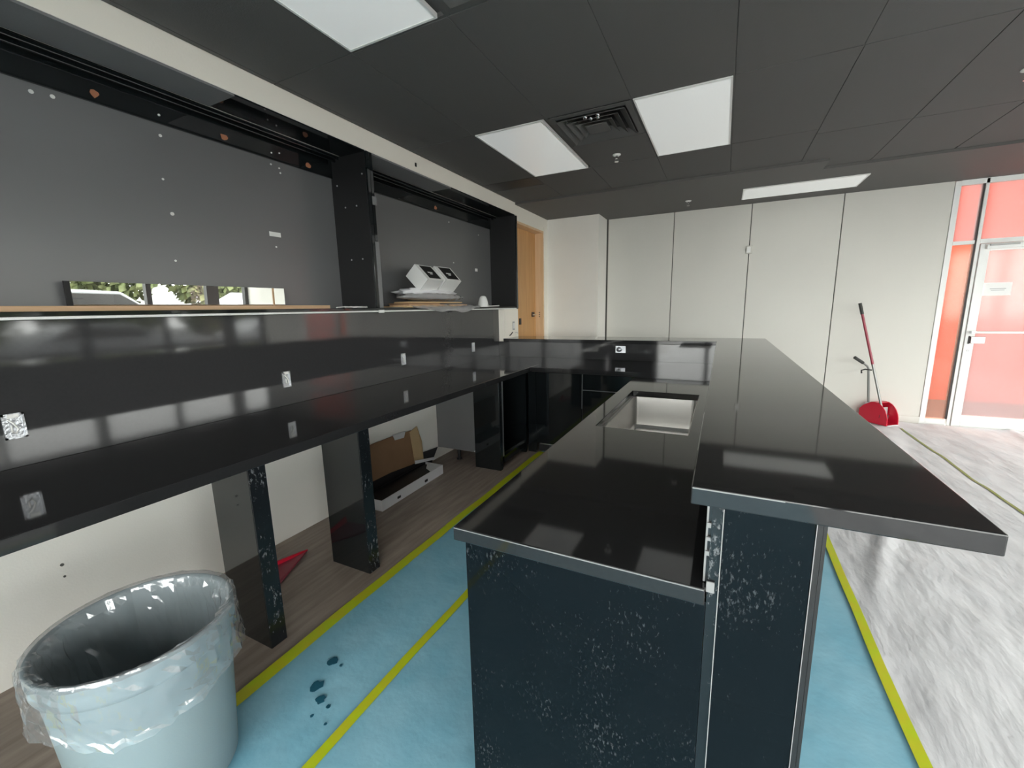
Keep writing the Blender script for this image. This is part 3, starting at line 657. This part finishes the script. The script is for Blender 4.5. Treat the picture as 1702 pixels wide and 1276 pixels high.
lp2 = []
for (ra, za), (rb, zb_) in zip(lp[:-1], lp[1:]): lp2 += [(ra, za), ((ra+rb)/2, (za+zb_)/2)]
lp2.append(lp[-1])
jit = random.Random(11)
def wr2(i, a, r_, z):
    rr, zz = wr(i//2, a, r_, z); rim = 14 <= i <= 20
    fold = max(0, .22-abs(noise.noise(Vector((math.cos(a)*3.1+z*1.5, math.sin(a)*3.1-z*2.2, 2.7)))))*.05
    j = (jit.random()-.5)*(.003 if rim else .007)
    if i < 16: rr = min(rr - fold + j, r_-.001)
    else: rr = max(rr + fold*.5 + j*.6, .249 if i > 17 else r_)
    return rr, zz + (jit.random()-.5)*(.002 if rim else .012)
obj('film', MB().lathe(lp2, (BX, BY, 0), 84, fn=wr2, smooth=False), 'film', ln)
pts = []; mb = MB()
ka = math.radians(200); kx, ky = BX+.275*math.cos(ka), BY+.275*math.sin(ka)
def knot(i, a, r, z): return r*(1+.4*noise.noise(Vector((math.cos(a)*2, math.sin(a)*2, i*1.3)))), z+.006*math.sin(4*a+i)
mb.lathe([(.002, .03), (.014, .028), (.022, .012), (.018, 0), (.026, -.012), (.020, -.026), (.008, -.034), (.001, -.036)], (kx, ky, .505), 20, fn=knot)
obj('knot', mb, 'cloudy', ln)
random.seed(3)

# ------------------------------------------------------------------ things under the counter
cb = thing('carton', 'long white open carton with black lining under the counter', 'box', (-2.38, 2.66, 0))
c = [(-2.255, 2.25), (-2.275, 3.075), (-2.475, 3.07), (-2.455, 2.245)]
def wall2(a, b, z0, z1, th=.006):
    a = Vector(a); b = Vector(b); d = (b-a).normalized(); nr = Vector((-d.y, d.x))*th
    return MB().prism([(a.x, a.y), (b.x, b.y), (b.x+nr.x, b.y+nr.y), (a.x+nr.x, a.y+nr.y)], z0, z1)
obj('floor_flap', MB().prism(c, .001, .008), 'carton', cb)
for i in range(4): obj('side', wall2(c[i], c[(i+1) % 4], .008, .088), 'carton' if i != 2 else 'black', cb)
ci = [(-2.267, 2.262), (-2.284, 3.05), (-2.463, 3.048), (-2.447, 2.258)]
obj('black_lining', MB().prism(ci, .0085, .074), 'black', cb)
obj('end_flap', MB().extrude([(-2.283, 2.90, .08), (-2.285, 3.06, .086), (-2.44, 3.06, .086), (-2.38, 2.96, .075)], (0, 0, .003)), 'carton', cb)
for y, w in ((2.42, .04), (2.78, .035)): obj('hand_slot', B(-2.252-.006*(y-2.25)/.2*.12, -2.2485-.02*(y-2.25), y, y+w, .03, .05), 'black', cb)
lid = thing('folded_board', 'black folded board sheet resting against the open white carton', 'board', (-2.5, 2.7, 0))
obj('sheet', MB().extrude([(-2.478, 2.25, .01), (-2.482, 3.15, .01), (-2.552, 3.38, .13), (-2.555, 2.25, .22)], (-.006, 0, 0)), 'black', lid)
obj('white_edge', MB().extrude([(-2.476, 2.92, .118), (-2.484, 3.22, .060), (-2.484, 3.22, .085), (-2.478, 2.92, .150)], (.006, 0, 0)), 'carton', lid)
cbd = thing('cardboard_sheet', 'brown cardboard sheet leaning on the wall under the counter', 'cardboard', (-2.56, 2.7, 0))
obj('sheet', MB().extrude([(-2.520, 2.10, .12), (-2.520, 2.98, .10), (-2.560, 3.0, .41), (-2.561, 2.80, .425), (-2.562, 2.2, .43), (-2.562, 2.05, .42)], (-.005, 0, 0)), 'kraft', cbd)
obj('end_flap', MB().extrude([(-2.515, 2.97, .10), (-2.515, 3.10, .07), (-2.55, 3.13, .27), (-2.558, 3.08, .43), (-2.558, 2.97, .40)], (-.004, 0, 0)), 'kraftl', cbd)
obj('white_corner', MB().extrude([(-2.553, 2.76, .385), (-2.553, 2.88, .375), (-2.556, 2.91, .43), (-2.556, 2.74, .44)], (.004, 0, 0)), 'carton', cbd)
rd = thing('floor_dustpan', 'dark red flat plastic pan on the floor behind the nearest leg', 'dustpan', (-2.3, 1.4, 0))
obj('tray', MB().extrude([(-2.30, 1.62, .012), (-2.36, 1.25, .012), (-2.12, 1.20, .006), (-2.16, 1.33, .004)], (0, 0, .006)), 'redpole', rd)
obj('rim', MB().extrude([(-2.30, 1.62, .016), (-2.36, 1.25, .016), (-2.37, 1.25, .06), (-2.31, 1.63, .02)], (.005, 0, 0)), 'red', rd)

# ------------------------------------------------------------------ pile on the ledge
def carton_box(label, loc, rz, rx, sx, sy, sz, words):
    t = thing('small_box', label, 'box', loc, 'small white boxes on the ledge')
    mt2 = Matrix.Translation(loc) @ Matrix.Rotation(rz, 4, 'Z') @ Matrix.Rotation(rx, 4, 'Y')
    obj('body', B(-sx/2, sx/2, -sy/2, sy/2, 0, sz, mtx=mt2), 'white', t, bevel=.004)
    obj('black_label', B(-sx*.42, sx*.40, -sy*.30, sy*.40, sz+.0002, sz+.0022, mtx=mt2), 'ink', t)
    for k, (u0, u1) in enumerate(((-.12, .16), (-.05, .10))):
        obj('label_print', B(-sx*.02+k*sx*.1, -sx*.02+k*sx*.1+.012, sy*u0, sy*u1, sz+.0023, sz+.0032, mtx=mt2), 'paper', t)
    obj('flap_seam', B(-sx/2-.0005, sx/2+.0005, -sy*.46, -sy*.45, sz*.2, sz+.001, mtx=mt2), 'greyink', t)
PX = -2.60
bag = thing('packing_bundle', 'bundle of white foam packing bags under the two boxes', 'packing', (PX, 3.45, LZ))
def blob(c, r, seed, amp=.22, n=28, m=10):
    mb2 = MB(); prof = [(max(.001, math.sin(PI*i/m)), -math.cos(PI*i/m)) for i in range(m+1)]
    pts = []; fs = []
    for i, (rr, zz) in enumerate(prof):
        for k in range(n):
            a = 2*PI*k/n; d = 1+amp*noise.noise(Vector((math.cos(a)*rr*2.5+seed, math.sin(a)*rr*2.5, zz*2.5)))
            px_ = (abs(math.cos(a))**.6)*math.copysign(1, math.cos(a)); py_ = (abs(math.sin(a))**.6)*math.copysign(1, math.sin(a))
            pts.append((c[0]+r[0]*rr*px_*d, c[1]+r[1]*rr*py_*d, c[2]+r[2]*zz*d))
    for i in range(m):
        for k in range(n): fs.append((i*n+k, i*n+(k+1) % n, (i+1)*n+(k+1) % n, (i+1)*n+k))
    return mb2.poly(pts, fs, True)
obj('foam_bag', blob((PX-.04, 3.47, LZ+.145), (.11, .40, .048), 1, amp=.35), 'carton', bag)
obj('foam_bag', blob((PX, 3.48, LZ+.10), (.13, .44, .040), 2, amp=.3), 'cloudy', bag)
bd = thing('cardboard_offcuts', 'flat brown and cream cardboard offcuts beneath the packing bundle', 'cardboard', (PX, 3.4, LZ))
for k, (y0, y1, z, w, mm) in enumerate(((2.92, 3.72, .002, .14, 'kraftl'), (3.0, 3.95, .014, .12, 'pine'), (3.0, 3.45, .028, .13, 'kraft'), (3.05, 3.9, .042, .11, 'kraftl'))):
    obj('offcut', B(PX-w, PX+w-.01*k, y0, y1, LZ+z, LZ+z+.012), mm, bd)
ps = thing('plastic_sheet', 'crumpled clear plastic bag hanging over the ledge edge', 'plastic bag', (XS+.02, 3.6, LZ))
mb = MB(); pts = []; fs = []; nu, nv = 40, 8
for i in range(nu+1):
    y = 3.0+1.18*i/nu
    for j in range(nv+1):
        t_ = j/nv; env = math.sin(PI*min(1, max(0, i/nu)))**.5
        if t_ < .5: x = XS-.012+.034*t_*2; z = LZ+.016-.010*t_*2
        else: x = XS+.022+.004; z = LZ+.004-.075*(t_-.5)*2*env*(.65+.5*noise.noise(Vector((y*3, 0, 2))))
        pts.append((x+.012*noise.noise(Vector((y*9, t_*6, 1))), y, z+.010*noise.noise(Vector((y*8, t_*5, 5)))+.004))
for i in range(nu):
    for j in range(nv): a = i*(nv+1)+j; fs.append((a, a+nv+1, a+nv+2, a+1))
mb.poly(pts, fs, True); obj('film', mb, 'cloudy', ps)
obj('flat_sheet', MB().extrude([(PX-.1, 2.70, LZ+.002), (XS-.01, 2.80, LZ+.002), (XS-.01, 3.35, LZ+.002), (PX-.1, 3.3, LZ+.002)], (0, 0, .002)), 'cloudy', ps)
carton_box('white box with black label, left one of the pair on the ledge', (PX-.03, 3.35, LZ+.222), .05, math.radians(46), .20, .27, .150, 1)
carton_box('white box with black label, right one of the pair on the ledge', (PX-.03, 3.66, LZ+.226), -.04, math.radians(46), .20, .27, .155, 2)
sn = thing('plastic_dome', 'small white plastic dome with a cord on the ledge', 'plastic dome', (-2.56, 4.42, LZ))
obj('dome', MB().lathe([(.065, 0), (.066, .02), (.060, .03), (.058, .05), (.048, .09), (.034, .118), (.016, .128), (.001, .129)], (-2.56, 4.42, LZ), 28), 'white', sn)
obj('cord', MB().tube([(-2.51, 4.47, LZ+.008), (-2.53, 4.58, LZ+.008), (-2.51, 4.66, LZ+.010), (-2.52, 4.74, LZ+.012)], .007, 8), 'white', sn)

# ------------------------------------------------------------------ broom and lobby dustpan by back wall
DP = thing('lobby_dustpan', 'bright red upright dustpan with grey handle by the back wall', 'dustpan', (1.78, 6.5, .035))
ang = math.atan2(-.78, .62); dm = Matrix.Translation((1.85, 6.37, .035)) @ Matrix.Rotation(ang, 4, 'Z')   # local x: towards the open mouth, y: width
def dpt(l): return [dm @ Vector(q) for q in l]
ve = (dm.to_3x3() @ Vector((0, .010, 0)))
prof = [(0, .0), (0, .04)] + [(-.17+.17*math.cos(a), .04+.225*math.sin(a)) for a in [PI*k/14 for k in range(1, 9)]] + [(-.30, .20), (-.34, .15), (-.34, 0)]
for w in (0, .17): obj('side_cheek', MB().extrude(dpt([(a, w, b) for a, b in prof]), ve), 'red', DP)
we = (dm.to_3x3() @ Vector((0, .16, 0)))
obj('tray', MB().extrude(dpt([(0.0, .010, .0), (-.34, .010, 0), (-.34, .010, .012), (.0, .010, .006)]), we), 'red', DP)
obj('mouth_lip', MB().extrude(dpt([(.012, .010, .0), (.0, .010, 0), (.0, .010, .008), (.012, .010, .003)]), we), 'carton', DP)
obj('back_panel', MB().extrude(dpt([(-.34, .010, .012), (-.34, .010, .15), (-.335, .010, .15), (-.335, .010, .012)]), we), 'red', DP)
obj('hood', MB().extrude(dpt([(-.335, .010, .15), (-.30, .010, .20), (-.20, .010, .262), (-.13, .010, .262), (-.13, .010, .256), (-.20, .010, .256), (-.30, .010, .194), (-.33, .010, .15)]), we), 'red', DP)
obj('label', MB().extrude(dpt([(-.12, .085, .08), (-.12, .155, .08), (-.125, .155, .20), (-.125, .085, .20)]), dm.to_3x3() @ Vector((.003, 0, 0))), 'greyink', DP)
obj('pivot_bracket', B(-.295, -.245, .015, .065, .205, .24, mtx=dm), 'carton', DP)
hp = dm @ Vector((-.27, .04, .235)); hq = Vector((1.672, 6.60, .69))
obj('handle_pole', MB().tube([hp, hq], .014, 10), 'greypole', DP)
obj('handle_neck', MB().tube([hq, hq+Vector((-.02, -.01, .04)), hq+Vector((-.07, -.03, .08))], .012, 10), 'greypole', DP)
obj('grip', MB().tube([hq+Vector((-.07, -.03, .08)), hq+Vector((-.17, -.07, .15))], .019, 10), 'grip', DP)
obj('hook_clip', MB().tube([hq+Vector((.03, 0, -.01)), hq+Vector((-.04, -.02, .0)), hq+Vector((-.075, -.02, -.015)), hq+Vector((-.07, -.02, -.05))], .009, 8), 'grip', DP)
BR_ = thing('broom', 'tall thin red and grey broom standing in the red dustpan', 'broom', (1.80, 6.40, .05))
tb = Vector((1.505, 6.60, 1.50)); bb = Vector((1.83, 6.46, .16))
obj('pole', MB().tube([bb, bb.lerp(tb, .45)], .0135, 10), 'greypole', BR_); obj('red_sleeve', MB().tube([bb.lerp(tb, .45), bb.lerp(tb, .92)], .0145, 10), 'redpole', BR_)
obj('grip', MB().tube([bb.lerp(tb, .90), tb], .018, 10), 'grip', BR_)
obj('head', B(1.79, 1.88, 6.44, 6.485, .11, .16), 'grip', BR_, bevel=.006)
obj('bristles', B(1.795, 1.875, 6.444, 6.48, .05, .11), 'grip', BR_)

# ------------------------------------------------------------------ outside, seen only as reflections
struct('parking_lot', B(WX+.2, 80, -40, YB+.1, -.2, -.1), 'asphalt', 'grey asphalt parking lot outside the windows', 'parking lot')
struct('pavement_rear', B(-30, WX+.19, -40, WY0-.2, -.2, -.1), 'slab', 'pale pavement outside the rear windows', 'pavement')
def tree(x, y, hgt, r, seed, label):
    random.seed(seed); t = thing('tree', label, 'tree', (x, y, -.1), 'trees beyond the parking lot')
    obj('trunk', MB().tube([(x, y, -.1), (x+.1, y, hgt*.3), (x, y+.1, hgt*.6)], [.16, .12, .06], 8), 'bark', t)
    mb2 = MB()
    for k in range(2600):
        d = Vector((random.gauss(0, 1), random.gauss(0, 1), random.gauss(0, 1))).normalized()*(random.random()**.4)
        c0 = Vector((x+d.x*r, y+d.y*r, hgt*.53+d.z*hgt*.47)); s = random.uniform(.12, .3)
        a = Vector((random.gauss(0, 1), random.gauss(0, 1), random.gauss(0, 1))).normalized(); b_ = a.orthogonal().normalized()
        e = a.cross(b_); mb2.poly([c0-b_*s, c0+e*s*.5, c0+b_*s, c0-e*s*.5], [(0, 1, 2, 3)])
    f = obj('foliage', mb2, 'leaf', t); f['kind'] = 'stuff'
for i, (x, y, hh, r) in enumerate(((17, -1, 3.7, 2.3), (18, 3.8, 3.3, 2.3), (18.5, 8.6, 4.0, 2.3), (18, 13.4, 3.5, 2.3), (19, 18.3, 4.2, 2.4), (19, 23.4, 3.8, 2.5))):
    tree(x, y, hh, r, 20+i, 'loose green tree outside, glimpsed in the narrow mirror strip')
def car(x, y, colname, colr, label):
    M[colname] = mat(colname, colr, .25)
    t = thing('car', label, 'car', (x, y, -.1), 'parked cars outside')
    pr = [(-2.1, .25), (2.1, .25), (2.15, .65), (1.9, .82), (1.05, .92), (.45, 1.38), (-1.0, 1.42), (-1.75, .98), (-2.1, .9)]
    obj('body', MB().extrude([(x-.85, y+a, b-.1) for a, b in pr], (1.7, 0, 0)), colname, t, bevel=.06)
    obj('side_glass', MB().extrude([(x-.86, y+.9, .86), (x-.86, y+.40, 1.2), (x-.86, y-.95, 1.22), (x-.86, y-1.5, .88)], (.005, 0, 0)), 'ink', t)
    for a in (-1.35, 1.35): obj('wheel', MB().tube([(x-.88, y+a, .21), (x-.68, y+a, .21)], .31, 16), 'grip', t)
car(12.0, 1.2, 'white_car_paint', (.40, .40, .40), 'white car parked outside nearest the camera side')
car(12.6, 6.4, 'silver_car_paint', (.20, .21, .22), 'silver car parked outside in the middle of the row')
car(12.2, 12.0, 'pale_car_paint', (.33, .34, .35), 'pale car parked outside farthest along the row')
